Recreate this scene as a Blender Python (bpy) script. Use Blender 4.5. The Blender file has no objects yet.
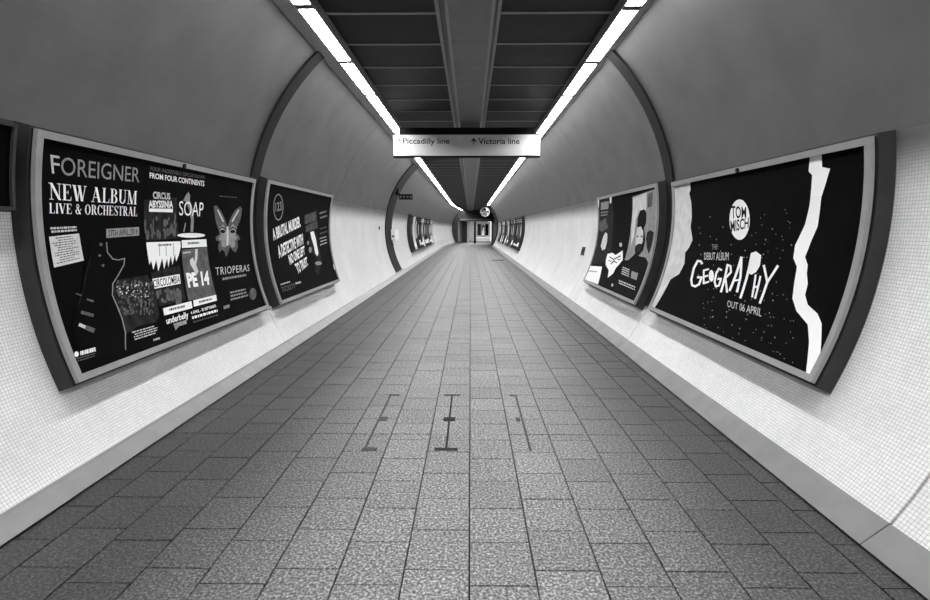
import bpy, bmesh, math, random
from mathutils import Vector, Matrix
random.seed(7)
SC = bpy.context.scene
COL = SC.collection
# ------------------------------------------------------------------ camera
F, VX, VY, PX, PY, H = 500.0, 470.5, 229.0, 465.0, 300.0, 1.56
PITCH = math.atan((PY - VY) / F)
YAW = math.atan2((VX - PX) * math.cos(PITCH), F)
def ray(x, y):
    """photo pixel -> direction in the tunnel frame (x right, y along the tunnel, z up)"""
    a, b, c = (x - PX) / F, 1.0, -(y - PY) / F
    co, si = math.cos(-PITCH), math.sin(-PITCH)
    b, c = b * co - c * si, b * si + c * co
    co, si = math.cos(YAW), math.sin(YAW)
    return Vector((a * co - b * si, a * si + b * co, c))
def at_z(x, y, z):            # point where the pixel's ray meets height z (metres above the floor)
    d = ray(x, y); t = (z - H) / d.z
    return Vector((d.x * t, d.y * t, z))
def at_y(x, y, Y):
    d = ray(x, y); t = Y / d.y
    return Vector((d.x * t, Y, H + d.z * t))
cam = bpy.data.cameras.new('camera'); camo = bpy.data.objects.new('camera', cam)
COL.objects.link(camo); SC.camera = camo
cam.sensor_width = 36; cam.lens = 36 * F / 930; cam.clip_start = .05; cam.clip_end = 200
camo.location = (0, 0, H)
camo.rotation_euler = ray(PX, PY).to_track_quat('-Z', 'Y').to_euler()
# ------------------------------------------------------------------ light and exposure
W = bpy.data.worlds.new('world'); SC.world = W; W.use_nodes = True
W.node_tree.nodes['Background'].inputs[0].default_value = (0, 0, 0, 1)
LAMP = 30.0
SC.view_settings.view_transform = 'Standard'; SC.view_settings.look = 'None'
SC.view_settings.gamma = 1; SC.view_settings.use_curve_mapping = False
SC.view_settings.exposure = 0.6
# ------------------------------------------------------------------ materials
MATS = {}
def mat(name, g, rough=.6, spec=.3, var=0., scale=6., bump=0., bscale=200., metal=0.):
    if name in MATS: return MATS[name]
    m = bpy.data.materials.new(name); m.use_nodes = True; MATS[name] = m
    nt = m.node_tree; b = nt.nodes['Principled BSDF']
    b.inputs['Base Color'].default_value = (g, g, g, 1)
    b.inputs['Roughness'].default_value = rough
    b.inputs['Specular IOR Level'].default_value = spec
    b.inputs['Metallic'].default_value = metal
    tc = nt.nodes.new('ShaderNodeTexCoord')
    if var:
        n = nt.nodes.new('ShaderNodeTexNoise'); n.inputs['Scale'].default_value = scale; n.inputs['Detail'].default_value = 6
        nt.links.new(tc.outputs['Object'], n.inputs['Vector'])
        r = nt.nodes.new('ShaderNodeMapRange'); r.inputs[1].default_value = .3; r.inputs[2].default_value = .7
        r.inputs[3].default_value = g * (1 - var); r.inputs[4].default_value = g * (1 + var)
        nt.links.new(n.outputs['Fac'], r.inputs[0]); nt.links.new(r.outputs[0], b.inputs['Base Color'])
    if bump:
        n = nt.nodes.new('ShaderNodeTexNoise'); n.inputs['Scale'].default_value = bscale
        nt.links.new(tc.outputs['Object'], n.inputs['Vector'])
        k = nt.nodes.new('ShaderNodeBump'); k.inputs['Strength'].default_value = bump; k.inputs['Distance'].default_value = .002
        nt.links.new(n.outputs['Fac'], k.inputs['Height']); nt.links.new(k.outputs[0], b.inputs['Normal'])
    return m
def emit(name, s):
    m = bpy.data.materials.new(name); m.use_nodes = True
    b = m.node_tree.nodes['Principled BSDF']
    b.inputs['Base Color'].default_value = (.8, .8, .8, 1)
    b.inputs['Emission Color'].default_value = (1, 1, 1, 1); b.inputs['Emission Strength'].default_value = s
    return m
PLAS = .09
def mosaic(top):
    m = bpy.data.materials.new('white_mosaic'); m.use_nodes = True
    nt = m.node_tree; b = nt.nodes['Principled BSDF']; N = nt.nodes.new; L = nt.links.new
    tc = N('ShaderNodeTexCoord')
    br = N('ShaderNodeTexBrick'); br.offset = 0; br.squash = 1
    for k, v in (('Scale', 1), ('Mortar Size', .0016), ('Mortar Smooth', .35), ('Bias', 0), ('Brick Width', .021), ('Row Height', .021)): br.inputs[k].default_value = v
    br.inputs['Color1'].default_value = (.80, .80, .80, 1); br.inputs['Color2'].default_value = (.72, .72, .72, 1)
    br.inputs['Mortar'].default_value = (.40, .40, .40, 1)
    L(tc.outputs['UV'], br.inputs['Vector'])
    n = N('ShaderNodeTexNoise'); n.inputs['Scale'].default_value = 1.3; n.inputs['Detail'].default_value = 8; n.inputs['Roughness'].default_value = .65
    L(tc.outputs['Object'], n.inputs['Vector'])
    r = N('ShaderNodeMapRange'); r.inputs[1].default_value = .3; r.inputs[2].default_value = .7; r.inputs[3].default_value = .84; r.inputs[4].default_value = 1.04
    L(n.outputs['Fac'], r.inputs[0])
    mx = N('ShaderNodeMix'); mx.data_type = 'RGBA'; mx.blend_type = 'MULTIPLY'; mx.inputs[0].default_value = 1
    L(br.outputs['Color'], mx.inputs[6]); L(r.outputs[0], mx.inputs[7]); L(mx.outputs[2], b.inputs['Base Color'])
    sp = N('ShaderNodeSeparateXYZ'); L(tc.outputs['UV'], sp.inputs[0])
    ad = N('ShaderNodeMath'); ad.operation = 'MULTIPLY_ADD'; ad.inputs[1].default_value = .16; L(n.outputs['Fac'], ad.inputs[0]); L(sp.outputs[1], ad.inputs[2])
    top_shade = N('ShaderNodeMapRange'); top_shade.interpolation_type = 'SMOOTHSTEP'; top_shade.inputs[1].default_value = top - .40 + .08; top_shade.inputs[2].default_value = top + .06; top_shade.inputs[3].default_value = 0; top_shade.inputs[4].default_value = 1  # soft shade below the plaster edge, painted into the mosaic colour
    L(ad.outputs[0], top_shade.inputs[0])
    m2 = N('ShaderNodeMix'); m2.data_type = 'RGBA'; L(top_shade.outputs[0], m2.inputs[0]); L(mx.outputs[2], m2.inputs[6]); m2.inputs[7].default_value = (PLAS, PLAS, PLAS, 1)
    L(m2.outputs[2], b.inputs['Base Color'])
    bp = N('ShaderNodeBump'); bp.invert = True; bp.inputs['Strength'].default_value = .35; bp.inputs['Distance'].default_value = .002
    L(br.outputs['Fac'], bp.inputs['Height']); L(bp.outputs[0], b.inputs['Normal'])
    b.inputs['Roughness'].default_value = .42; b.inputs['Specular IOR Level'].default_value = .5
    return m
def granite(name, g):
    m = bpy.data.materials.new(name); m.use_nodes = True
    nt = m.node_tree; b = nt.nodes['Principled BSDF']; N = nt.nodes.new; L = nt.links.new
    geo = N('ShaderNodeNewGeometry'); oi = N('ShaderNodeObjectInfo')
    n = N('ShaderNodeTexNoise'); n.inputs['Scale'].default_value = 72; n.inputs['Detail'].default_value = 3; n.inputs['Roughness'].default_value = .7
    L(geo.outputs['Position'], n.inputs['Vector'])
    cr = N('ShaderNodeValToRGB'); e = cr.color_ramp.elements
    e[0].position = .36; e[0].color = (g * .22,) * 3 + (1,); e[1].position = .68; e[1].color = (min(1, g * 3.0),) * 3 + (1,)
    q = e.new(.50); q.color = (g * .85,) * 3 + (1,)
    L(n.outputs['Fac'], cr.inputs[0])
    n2 = N('ShaderNodeTexNoise'); n2.inputs['Scale'].default_value = .9; n2.inputs['Detail'].default_value = 4
    L(geo.outputs['Position'], n2.inputs['Vector'])
    r = N('ShaderNodeMapRange'); r.inputs[1].default_value = .3; r.inputs[2].default_value = .7; r.inputs[3].default_value = .88; r.inputs[4].default_value = 1.12
    L(n2.outputs['Fac'], r.inputs[0])
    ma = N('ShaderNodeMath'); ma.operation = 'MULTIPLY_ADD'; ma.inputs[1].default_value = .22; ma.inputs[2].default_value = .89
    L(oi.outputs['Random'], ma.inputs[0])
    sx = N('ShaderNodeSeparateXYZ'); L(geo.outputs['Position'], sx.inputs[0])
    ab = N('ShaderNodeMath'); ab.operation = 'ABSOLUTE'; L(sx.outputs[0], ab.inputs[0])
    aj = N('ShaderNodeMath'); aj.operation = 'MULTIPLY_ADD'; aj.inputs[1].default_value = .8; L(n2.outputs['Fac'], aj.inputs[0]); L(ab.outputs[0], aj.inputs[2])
    wear_vignette = N('ShaderNodeMapRange'); wear_vignette.interpolation_type = 'SMOOTHSTEP'; wear_vignette.inputs[1].default_value = .6; wear_vignette.inputs[2].default_value = 2.2; wear_vignette.inputs[3].default_value = 1.2; wear_vignette.inputs[4].default_value = .29  # paler worn middle, with lens vignette darkening painted into the floor sides
    L(aj.outputs[0], wear_vignette.inputs[0])
    mw = N('ShaderNodeMath'); mw.operation = 'MULTIPLY'; L(wear_vignette.outputs[0], mw.inputs[0]); L(r.outputs[0], mw.inputs[1])
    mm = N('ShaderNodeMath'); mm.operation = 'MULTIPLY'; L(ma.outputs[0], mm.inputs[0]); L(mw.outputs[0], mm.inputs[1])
    mx = N('ShaderNodeMix'); mx.data_type = 'RGBA'; mx.blend_type = 'MULTIPLY'; mx.inputs[0].default_value = 1
    L(cr.outputs[0], mx.inputs[6]); L(mm.outputs[0], mx.inputs[7]); L(mx.outputs[2], b.inputs['Base Color'])
    bp = N('ShaderNodeBump'); bp.inputs['Strength'].default_value = .25; bp.inputs['Distance'].default_value = .0015
    L(n.outputs['Fac'], bp.inputs['Height']); L(bp.outputs[0], b.inputs['Normal'])
    b.inputs['Roughness'].default_value = .58; b.inputs['Specular IOR Level'].default_value = .45
    return m
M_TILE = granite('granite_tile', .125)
M_PLAS = mat('grey_plaster', PLAS, .6, .25, .13, 2.2, .3, 60)
M_GROUT = mat('dark_grout', .025, .9)
M_JOINT = mat('dark_joint', .05, .8)
M_RIB = mat('rib_paint', .014, .6, .1, .15, 9)
M_KICK = mat('kickboard_metal', .16, .45, .4, .12, 5)
M_BOX = mat('frame_return', .032, .5, .2, .12, 7)
M_EDGE = mat('black_edge', .010, .6, .1)
M_RAIL = mat('frame_aluminium', .25, .42, .5, .08, 9)
M_BLACK = mat('print_black', .0025, .6, .02, .3, 3)
M_DARK = mat('print_dark', .018, .6, .02, .6, 12)
M_MID = mat('print_mid', .10, .6, .02, .35, 14)
M_GREY = mat('print_grey', .26, .6, .02, .2, 20)
M_LITE = mat('print_light', .55, .6, .02, .12, 10)
M_WHITE = mat('print_white', .82, .6, .02)
M_FLANGE = mat('lamp_flange', .30, .5, .4, .05, 8)
M_DIFF = emit('lamp_diffuser', LAMP)
M_CPAN = mat('ceiling_panel', .009, .5, .12, .2, 3)
M_TBAR = mat('ceiling_bar', .22, .45, .4)
M_DUCT = mat('duct_grey', .17, .5, .4, .12, 4)
M_DEDGE = mat('duct_edge', .28, .45, .4)
M_SIGN = mat('sign_white', .84, .6, .1, .03, 3)
M_INK = mat('sign_ink', .008, .7, .02)
M_GLARE = mat('sign_glare_ink', .22, .7, .02)  # black ink of the left arrow with the lamp's glare painted in
# ------------------------------------------------------------------ object helpers
def obj(name, me, m=None, parent=None):
    o = bpy.data.objects.new(name, me); COL.objects.link(o)
    if m is not None and not me.materials: me.materials.append(m)
    if parent is not None: o.parent = parent
    return o
def tag(o, label, cat, group=None):
    o['label'] = label; o['category'] = cat
    if group: o['group'] = group
    return o
def struct(o, label=None):
    o['kind'] = 'structure'
    if label: o['label'] = label
    return o
def thing(name, loc, label, cat, group=None):
    o = bpy.data.objects.new(name, None); COL.objects.link(o); o.location = loc; o.empty_display_size = .1
    return tag(o, label, cat, group)
def localize(o):     # geometry is written in world coordinates; a part of a moved thing goes back to its frame
    p = o.parent; off = Vector((0, 0, 0))
    while p is not None: off += p.location; p = p.parent
    if off.length: o.data.transform(Matrix.Translation(-off))
    return o
def part(name, bm_or_me, m, parent):
    me = bm_or_me
    if isinstance(me, bmesh.types.BMesh):
        me = bpy.data.meshes.new(name); bm_or_me.to_mesh(me); bm_or_me.free()
    return localize(obj(name, me, m, parent))
def box(bm, x0, x1, y0, y1, z0, z1):
    v = [bm.verts.new((x, y, z)) for x in (x0, x1) for y in (y0, y1) for z in (z0, z1)]
    for f in ((0, 1, 3, 2), (4, 6, 7, 5), (0, 4, 5, 1), (2, 3, 7, 6), (0, 2, 6, 4), (1, 5, 7, 3)): bm.faces.new([v[i] for i in f])
    return bm
def boxes(*bs, bevel=0):
    bm = bmesh.new()
    for b in bs: box(bm, *b)
    if bevel: bmesh.ops.bevel(bm, geom=bm.edges[:], offset=bevel, segments=2, affect='EDGES')
    return bm
def prism(prof, y0, y1):       # closed profile in (x, z) swept along the tunnel
    bm = bmesh.new()
    a = [bm.verts.new((x, y0, z)) for x, z in prof]; b = [bm.verts.new((x, y1, z)) for x, z in prof]
    n = len(prof)
    for i in range(n): bm.faces.new((a[i], a[(i + 1) % n], b[(i + 1) % n], b[i]))
    bm.faces.new(a[::-1]); bm.faces.new(b)
    bmesh.ops.recalc_face_normals(bm, faces=bm.faces[:])
    return bm
def cyl(bm, p, q, r, seg=16, r2=None):
    d = Vector(q) - Vector(p)
    mt = Matrix.Translation((Vector(p) + Vector(q)) / 2) @ d.to_track_quat('Z', 'Y').to_matrix().to_4x4()
    bmesh.ops.create_cone(bm, cap_ends=True, segments=seg, radius1=r, radius2=r if r2 is None else r2, depth=d.length, matrix=mt)
    return bm
# ------------------------------------------------------------------ the curved walls: coordinates (Y along, s up the arc, o out of the wall)
class Side:
    def __init__(s, sg, cx, cz, R): s.sg, s.cx, s.cz, s.R, s.Rp = sg, cx, cz, R, R - .13
    def P(s, Y, a, o):
        th = a / s.Rp; r = s.R - o
        return Vector((s.cx + s.sg * r * math.cos(th), Y, H + s.cz + r * math.sin(th)))
    def hit(s, x, y, o=.13):
        d = ray(x, y); R = s.R - o
        a = d.x ** 2 + d.z ** 2; b = -2 * (d.x * s.cx + d.z * s.cz); c = s.cx ** 2 + s.cz ** 2 - R * R
        t = (-b + math.sqrt(b * b - 4 * a * c)) / 2 / a; p = d * t
        return p.y, math.atan2(p.z - s.cz, s.sg * (p.x - s.cx)) * s.Rp
    def s_at(s, z): return math.asin((z - H - s.cz) / s.R) * s.Rp     # arc coordinate where the wall is at height z
LW = Side(-1, .086, -.061, 2.903)
RW = Side(1, -.205, .119, 2.753)
Y_BEND, Y_END, Y_BACK = 44.0, 58.0, -5.0
def bend(Y): return max(0, Y - Y_BEND) * .05
def cbox(S, Y0, Y1, s0, s1, o0, o1, n=None, uv=False, shift=False):
    """box that follows the wall's curve"""
    n = n or max(2, int((s1 - s0) / .09)); bm = bmesh.new(); uvl = bm.loops.layers.uv.new('UVMap') if uv else None
    g = {}
    for i in range(n + 1):
        a = s0 + (s1 - s0) * i / n
        for j, Y in enumerate((Y0, Y1)):
            for k, o in enumerate((o0, o1)):
                p = S.P(Y, a, o)
                if shift: p.x += bend(Y)
                g[i, j, k] = bm.verts.new(p)
    fs = []
    for i in range(n):
        for k in (0, 1): fs.append((g[i, 0, k], g[i, 1, k], g[i + 1, 1, k], g[i + 1, 0, k]))
        for j in (0, 1): fs.append((g[i, j, 0], g[i, j, 1], g[i + 1, j, 1], g[i + 1, j, 0]))
    for i in (0, n): fs.append((g[i, 0, 0], g[i, 1, 0], g[i, 1, 1], g[i, 0, 1]))
    inv = {v: k for k, v in g.items()}
    for f in fs:
        fc = bm.faces.new(f); fc.smooth = False
        if uv:
            for l in fc.loops:
                i, j, k = inv[l.vert]; l[uvl].uv = ((Y0, Y1)[j] * 1.0, (s0 + (s1 - s0) * i / n) * S.R / S.Rp)
    bmesh.ops.recalc_face_normals(bm, faces=bm.faces[:])
    return bm
# ------------------------------------------------------------------ walls
def wall(name, S, s_top, joints, shift):
    z0 = .02; s0 = S.s_at(z0)
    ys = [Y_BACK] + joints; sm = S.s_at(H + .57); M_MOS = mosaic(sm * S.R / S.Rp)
    root = None
    bm = bmesh.new()
    # dark backing shell behind the panels
    segs = [(Y_BACK, Y_BEND), (Y_BEND, Y_END)] if shift else [(Y_BACK, joints[-1])]
    for a, b in segs:
        t = cbox(S, a, b, s0 - .02, s_top + .02, -.06, -.021, n=30, shift=shift); me = bpy.data.meshes.new('t'); t.to_mesh(me); t.free(); bm.from_mesh(me); bpy.data.meshes.remove(me)
    me = bpy.data.meshes.new(name); bm.to_mesh(me); bm.free()
    root = struct(obj(name, me, M_JOINT), 'curved tunnel wall of small white mosaic tiles')
    for a, b in zip(ys[:-1], ys[1:]):
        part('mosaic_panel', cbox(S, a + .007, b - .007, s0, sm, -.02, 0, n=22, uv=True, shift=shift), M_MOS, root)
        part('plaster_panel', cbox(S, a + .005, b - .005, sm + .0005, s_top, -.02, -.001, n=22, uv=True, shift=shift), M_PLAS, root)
    return root
JL = [2.1, 6.45, 10.5, 14.6, 16.9, 20.7, 24.8, 28.9, 33.0, 37.1, 41.2, 44.0, 48.6, 53.2, 58.0]
JR = [2.3, 6.45, 10.5, 14.6, 18.7, 22.8, 26.9, 31.0, 35.1, 39.2, 43.3, 46.0]
ST_L = LW.s_at(H + 2.15); ST_R = RW.s_at(H + 2.12)
wl = wall('wall_left', LW, ST_L, JL, True)
wr = wall('wall_right', RW, ST_R, JR, False)
for S, Wl, st in ((LW, wl, ST_L), (RW, wr, ST_R)):
    part('rib', cbox(S, 6.30, 6.53, -.93 if S is LW else -1.1, st, .001, .03, n=30), M_RIB, Wl)
part('rib', cbox(LW, 16.55, 17.85, LW.s_at(.12), ST_L, .001, .03, n=30), M_RIB, wl)
# kickboards (metal covings in lengths)
def kick(name, S, xf, xt, zt, xb, ys, shift):
    root = None
    for a, b in zip(ys[:-1], ys[1:]):
        sg_ = 1 if xb > 0 else -1
        prof = [(xf + sg_ * .006, .010), (xf, .016), (xt, zt), (xb, zt + .004), (xb, .010)]
        bm = prism(prof, a + .003, b - .003)
        if shift:
            for v in bm.verts: v.co.x += bend(v.co.y)
        if root is None:
            me = bpy.data.meshes.new(name); bm.to_mesh(me); bm.free()
            root = struct(obj(name, me, M_KICK), 'grey metal kickboard along the foot of the mosaic wall')
        else: part('kickboard_length', bm, M_KICK, root)
kick('baseboard_left', LW, -2.31, -2.415, .085, -2.50, [Y_BACK] + JL, True)
kick('baseboard_right', RW, 1.93, 2.06, .125, 2.15, [Y_BACK] + JR, False)
# ------------------------------------------------------------------ floor
FX0, FX1 = -2.62, 3.2
fl = struct(part('floor', boxes((FX0, FX1, Y_BACK, 70, -.10, -.012)), M_GROUT, None), 'walkway of speckled grey granite tiles')
PITCH_X, PITCH_Y = .301, .3085
colx = [k * PITCH_X - .003 for k in range(-9, 8)]
spots = []
for k in range(-9, 8):
    x0, x1 = k * PITCH_X - .003, (k + 1) * PITCH_X - .003
    x0 = max(x0, -2.40); x1 = min(x1, 2.02)
    if x1 - x0 < .02: continue
    ph = 2.112 if k % 2 else 2.011
    rows = [ph + i * PITCH_Y for i in range(-22, 182)]
    if not (k % 2) and abs(k) >= 2: rows = sorted(rows + [3.656])
    for a, b in zip(rows[:-1], rows[1:]):
        if b < Y_BACK + .4: continue
        spots.append((x0, x1, a, b))
# the widest parts of the end lobby
for k in range(7, 10):
    x0, x1 = k * PITCH_X - .003, (k + 1) * PITCH_X - .003
    for i in range(130, 182): spots.append((x0, x1, 2.011 + i * PITCH_Y, 2.011 + (i + 1) * PITCH_Y))
def tile_into(bm, x0, x1, y0, y1, dz, gx=.0028, gy=.0024):
    x0 += gx; x1 -= gx; y0 += gy; y1 -= gy; c = .0015
    lo = [bm.verts.new(p) for p in ((x0, y0, -.012), (x1, y0, -.012), (x1, y1, -.012), (x0, y1, -.012))]
    hi = [bm.verts.new(p) for p in ((x0 + c, y0 + c, dz), (x1 - c, y0 + c, dz), (x1 - c, y1 - c, dz), (x0 + c, y1 - c, dz))]
    bm.faces.new(hi)
    for i in range(4): bm.faces.new((lo[i], lo[(i + 1) % 4], hi[(i + 1) % 4], hi[i]))
def vis(sp): return sp[2] > 1.55 and sp[3] > 1.7
front = sorted([s for s in spots if vis(s)], key=lambda s: s[2])[:300]
fs = set(front); bm = bmesh.new()
for s in spots:
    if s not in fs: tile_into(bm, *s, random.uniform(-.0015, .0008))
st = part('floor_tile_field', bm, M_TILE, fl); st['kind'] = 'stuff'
cache = {}
for s in front:
    key = (round(s[1] - s[0], 3), round(s[3] - s[2], 3))
    if key not in cache:
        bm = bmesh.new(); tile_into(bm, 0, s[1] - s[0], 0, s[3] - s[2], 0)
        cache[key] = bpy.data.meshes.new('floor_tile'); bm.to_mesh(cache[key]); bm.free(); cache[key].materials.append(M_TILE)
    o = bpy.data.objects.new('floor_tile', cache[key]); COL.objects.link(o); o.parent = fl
    o.location = (s[0], s[2], random.uniform(-.0018, .0008))
# dark inlaid strips in the paving
M_INLAY = mat('inlay_dark', .018, .7, .1, .2, 30)
M_INLAY2 = mat('inlay_worn', .055, .7, .1, .2, 30)
for X, lab, mm, w in ((-.755, 'dark inlaid floor strip with thin end bars beside the middle strip', M_INLAY2, 1), (-.172, 'dark inlaid floor strip with wide square middle plate beside centre joint', M_INLAY, 1.5), (.43, 'worn faint inlaid floor strip without end bar beyond centre joint', M_INLAY2, .5)):
    t = thing('floor_inlay', (X, 3.97, 0), lab, 'floor inlay')
    part('strip', boxes((X - .008, X + .008, 3.38, 4.57, -.004, .0035)), mm, t)
    sh = -.035 * (1 if X > 0 else -1) if w != 1.5 else 0
    part('plate', boxes((X + sh - .032 * w, X + sh + .032 * w, 3.92, 4.00, -.004, .003)), mm, t)
    part('end_bar', boxes((X + sh - .05 * w, X + sh + .05 * w, 4.55, 4.58, -.004, .003)), mm, t)
    if w >= 1: part('end_bar', boxes((X + sh - .055 * w, X + sh + .055 * w, 3.365, 3.41, -.004, .003)), mm, t)
p = at_z(497, 260.2, 0)
t = tag(part('floor_hatch', boxes((p.x - .30, p.x + .34, p.y - .3, p.y + .3, -.004, .005), bevel=.002), M_INLAY, None), 'small dark access plate set in floor near kickboard', 'floor plate')
# ------------------------------------------------------------------ ceiling
ZC = H + 2.13
ce = struct(part('ceiling', boxes((-1.44, 1.395, Y_BACK, Y_BEND, ZC + .03, ZC + .06), (-.72, 1.395, Y_BEND, Y_END, ZC + .03, ZC + .06)), M_JOINT, None), 'ceiling of black panels between strip lights')
y0c = at_z(470, 12.6, ZC).y; PC = (at_z(470, 121, ZC).y - y0c) / 6
i0 = -int((y0c - Y_BACK) / PC)
pm = {}
DXL, DXR = -.33, .28
for i in range(i0, 70):
    a = y0c + i * PC
    if a + PC > Y_END: break
    for nm, xa, xb in (('l' if a + PC < Y_BEND else 'l%d' % i, -1.443 + (bend(a + PC) + .012 if a + PC > Y_BEND else 0), DXL), ('r', DXR, 1.398)):
        for kind in ('ceiling_panel', 'ceiling_bar'):
            if (nm, kind) not in pm:
                b_ = boxes((xa, xb, .023, PC - .023, 0, .03)) if kind == 'ceiling_panel' else boxes((xa, xb, -.022, .022, -.008, .03))
                me = bpy.data.meshes.new(kind); b_.to_mesh(me); b_.free(); me.materials.append(M_CPAN if kind == 'ceiling_panel' else M_TBAR); pm[nm, kind] = me
            o = bpy.data.objects.new(kind, pm[nm, kind]); COL.objects.link(o); o.parent = ce; o.location = (0, a, ZC)
# dropped duct down the middle in lengths
dz = ZC - .075
duct = None
yy = Y_BACK; prof = [(-.325, ZC + .01), (-.235, dz), (.215, dz), (.275, ZC + .01)]
while yy < Y_END - .1:
    b_ = min(yy + 2.72, Y_END); bm = prism(prof, yy + .004, b_ - .004)
    if duct is None: duct = struct(part('trim_1', bm, M_DUCT, None), 'grey dropped duct running along the middle of the ceiling')
    else: part('duct_length', bm, M_DUCT, duct)
    yy = b_
for xa, xb in ((-.345, -.31), (.26, .295)):
    part('duct_edge', prism([(xa, ZC + .01), (xa, ZC - .022), (xb, ZC - .022), (xb, ZC + .01)], Y_BACK, Y_END), M_DEDGE, duct)
for xa, xb in ((-.245, -.215), (.195, .225)):
    part('duct_edge', prism([(xa, dz + .002), (xa, dz - .008), (xb, dz - .008), (xb, dz + .002)], Y_BACK, Y_END), M_DEDGE, duct)
# ------------------------------------------------------------------ strip lights: one unit = flanges + diffuser
ZD = H + 2.10
def lamp_unit(sg, L):
    # profile written for the wall on the side sg; origin at the unit's near end
    dx = 0 if sg < 0 else -.045
    fo = -1.840 if sg < 0 else -1.750       # the flange stops at the face of the wall panels
    r = thing('strip_light', (0, 0, 0), '', 'strip light')
    def X(v): return (v if sg < 0 else -v + dx)
    def pr(pts): return prism([(X(a), b) for a, b in pts], .004, L - .004)
    part('outer_flange', pr([(fo, ZD - .002), (-1.668, ZD - .002), (-1.668, ZD + .021), (fo + .024, ZD + .021)]), M_FLANGE, r)
    part('inner_baffle', pr([(-1.462, H + 2.03), (-1.444, H + 2.03), (-1.444, ZC - .003), (-1.444, ZC + .028), (-1.462, ZC + .028)]), M_FLANGE, r)
    part('back_plate', pr([(-1.667, ZD + .022), (-1.463, ZD + .022), (-1.463, ZD + .04), (-1.667, ZD + .04)]), M_FLANGE, r)
    part('diffuser', prism([(X(u), v) for u, v in ((-1.667, ZD), (-1.490, ZD), (-1.490, ZD + .02), (-1.667, ZD + .02))], .051, L - .051), M_DIFF, r)
    part('end_plate', prism([(X(u), v) for u, v in ((-1.667, ZD - .003), (-1.490, ZD - .003), (-1.490, ZD + .02), (-1.667, ZD + .02))], -.05, .05), M_BOX, r)
    return r
yl = at_z(300.6, 6.8, ZD).y; LL = (at_z(382, 117.4, ZD).y - yl) / 3
for sg in (-1, 1):
    base = lamp_unit(sg, LL); kids = list(base.children)
    start = yl - LL * int((yl - Y_BACK) / LL) + (0 if sg < 0 else .06)
    lab = 'white strip light unit in the ceiling row above the wall-mounted exit sign' if sg < 0 else 'white strip light unit in the ceiling row over the floor hatch side'
    grp = 'strip lights on the exit sign side' if sg < 0 else 'strip lights on the floor hatch side'
    n = 0; yy = start
    while yy + LL < (Y_END if sg < 0 else 46.2):
        if n == 0: r = base
        else:
            r = base.copy(); COL.objects.link(r)
            for k in kids:
                c = k.copy(); COL.objects.link(c); c.parent = r
        sh = bend(yy) if sg < 0 else 0
        r.location = (sh, yy, 0)
        if sg < 0 and yy > Y_BEND: r.rotation_euler.z = -math.atan(.05)
        tag(r, lab, 'strip light', grp); n += 1; yy += LL
# ------------------------------------------------------------------ flat print on curved surfaces
def quadmap(S, q, o=.13):
    c = [S.hit(x, y, o) for x, y in q]        # photo corners TL TR BR BL of a thing printed on the wall-mounted sheet
    def f(a, b):
        t = [c[0][i] * (1 - a) + c[1][i] * a for i in (0, 1)]; d = [c[3][i] * (1 - a) + c[2][i] * a for i in (0, 1)]
        return (d[0] * (1 - b) + t[0] * b, d[1] * (1 - b) + t[1] * b)
    return f
def decal(name, polys, S, off, m, parent, fn=None, clip=None):
    """polys in 2-D -> (Y, s) on the sheet -> print just above its surface, cut finely enough to follow the curve"""
    bm = bmesh.new()
    for p in polys:
        q = [fn(*v) if fn else v for v in p]
        vs = [bm.verts.new((a, b, 0)) for a, b in q]
        try: bm.faces.new(vs)
        except ValueError: pass
    bmesh.ops.triangulate(bm, faces=bm.faces[:])
    if clip:
        for co, no in (((clip[0], 0, 0), (-1, 0, 0)), ((clip[1], 0, 0), (1, 0, 0)), ((0, clip[2], 0), (0, -1, 0)), ((0, clip[3], 0), (0, 1, 0))):
            bmesh.ops.bisect_plane(bm, geom=bm.verts[:] + bm.edges[:] + bm.faces[:], plane_co=co, plane_no=no, clear_outer=True)
    if bm.verts:
        lo, hi = min(v.co.y for v in bm.verts), max(v.co.y for v in bm.verts)
        k = math.floor(lo / .09) + 1
        while k * .09 < hi:
            bmesh.ops.bisect_plane(bm, geom=bm.verts[:] + bm.edges[:] + bm.faces[:], plane_co=(0, k * .09, 0), plane_no=(0, 1, 0)); k += 1
    for v in bm.verts: v.co = S.P(v.co.x, v.co.y, off)
    o = part(name, bm, m, parent)
    if name in ('small_print', 'specks', 'crowd_lights', 'circus_figures', 'grey_lettering'): o['kind'] = 'stuff'     # too fine to tell apart
    return o
TX = {}
def text_polys(s, bold=0., space=1.):
    key = (s, bold, space)
    if key in TX: return TX[key]
    cu = bpy.data.curves.new('lettering', 'FONT'); cu.body = s; cu.resolution_u = 3; cu.offset = bold; cu.space_character = space
    o = bpy.data.objects.new('lettering', cu); COL.objects.link(o)
    me = o.to_mesh()
    P = [[tuple(me.vertices[i].co[:2]) for i in f.vertices] for f in me.polygons]
    o.to_mesh_clear(); bpy.data.objects.remove(o); bpy.data.curves.remove(cu)
    xs = [v[0] for p in P for v in p]; ys = [v[1] for p in P for v in p]
    x0, x1, y0, y1 = min(xs), max(xs), min(ys), max(ys)
    TX[key] = [[((x - x0) / (x1 - x0), (y - y0) / (y1 - y0)) for x, y in p] for p in P]
    return TX[key]
def stroke(pts, w):
    out = []
    for (a, b) in zip(pts[:-1], pts[1:]):
        d = Vector((b[0] - a[0], b[1] - a[1]))
        if d.length < 1e-6: continue
        d.normalize(); n = Vector((-d.y, d.x)) * w / 2; e = d * w * .3
        A = Vector(a) - e; B = Vector(b) + e
        out.append([tuple(A + n), tuple(B + n), tuple(B - n), tuple(A - n)])
    return out
def ell(cx, cy, rx, ry, n=20, a0=0): return [(cx + rx * math.cos(a0 + i * 2 * math.pi / n), cy + ry * math.sin(a0 + i * 2 * math.pi / n)) for i in range(n)]
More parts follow.
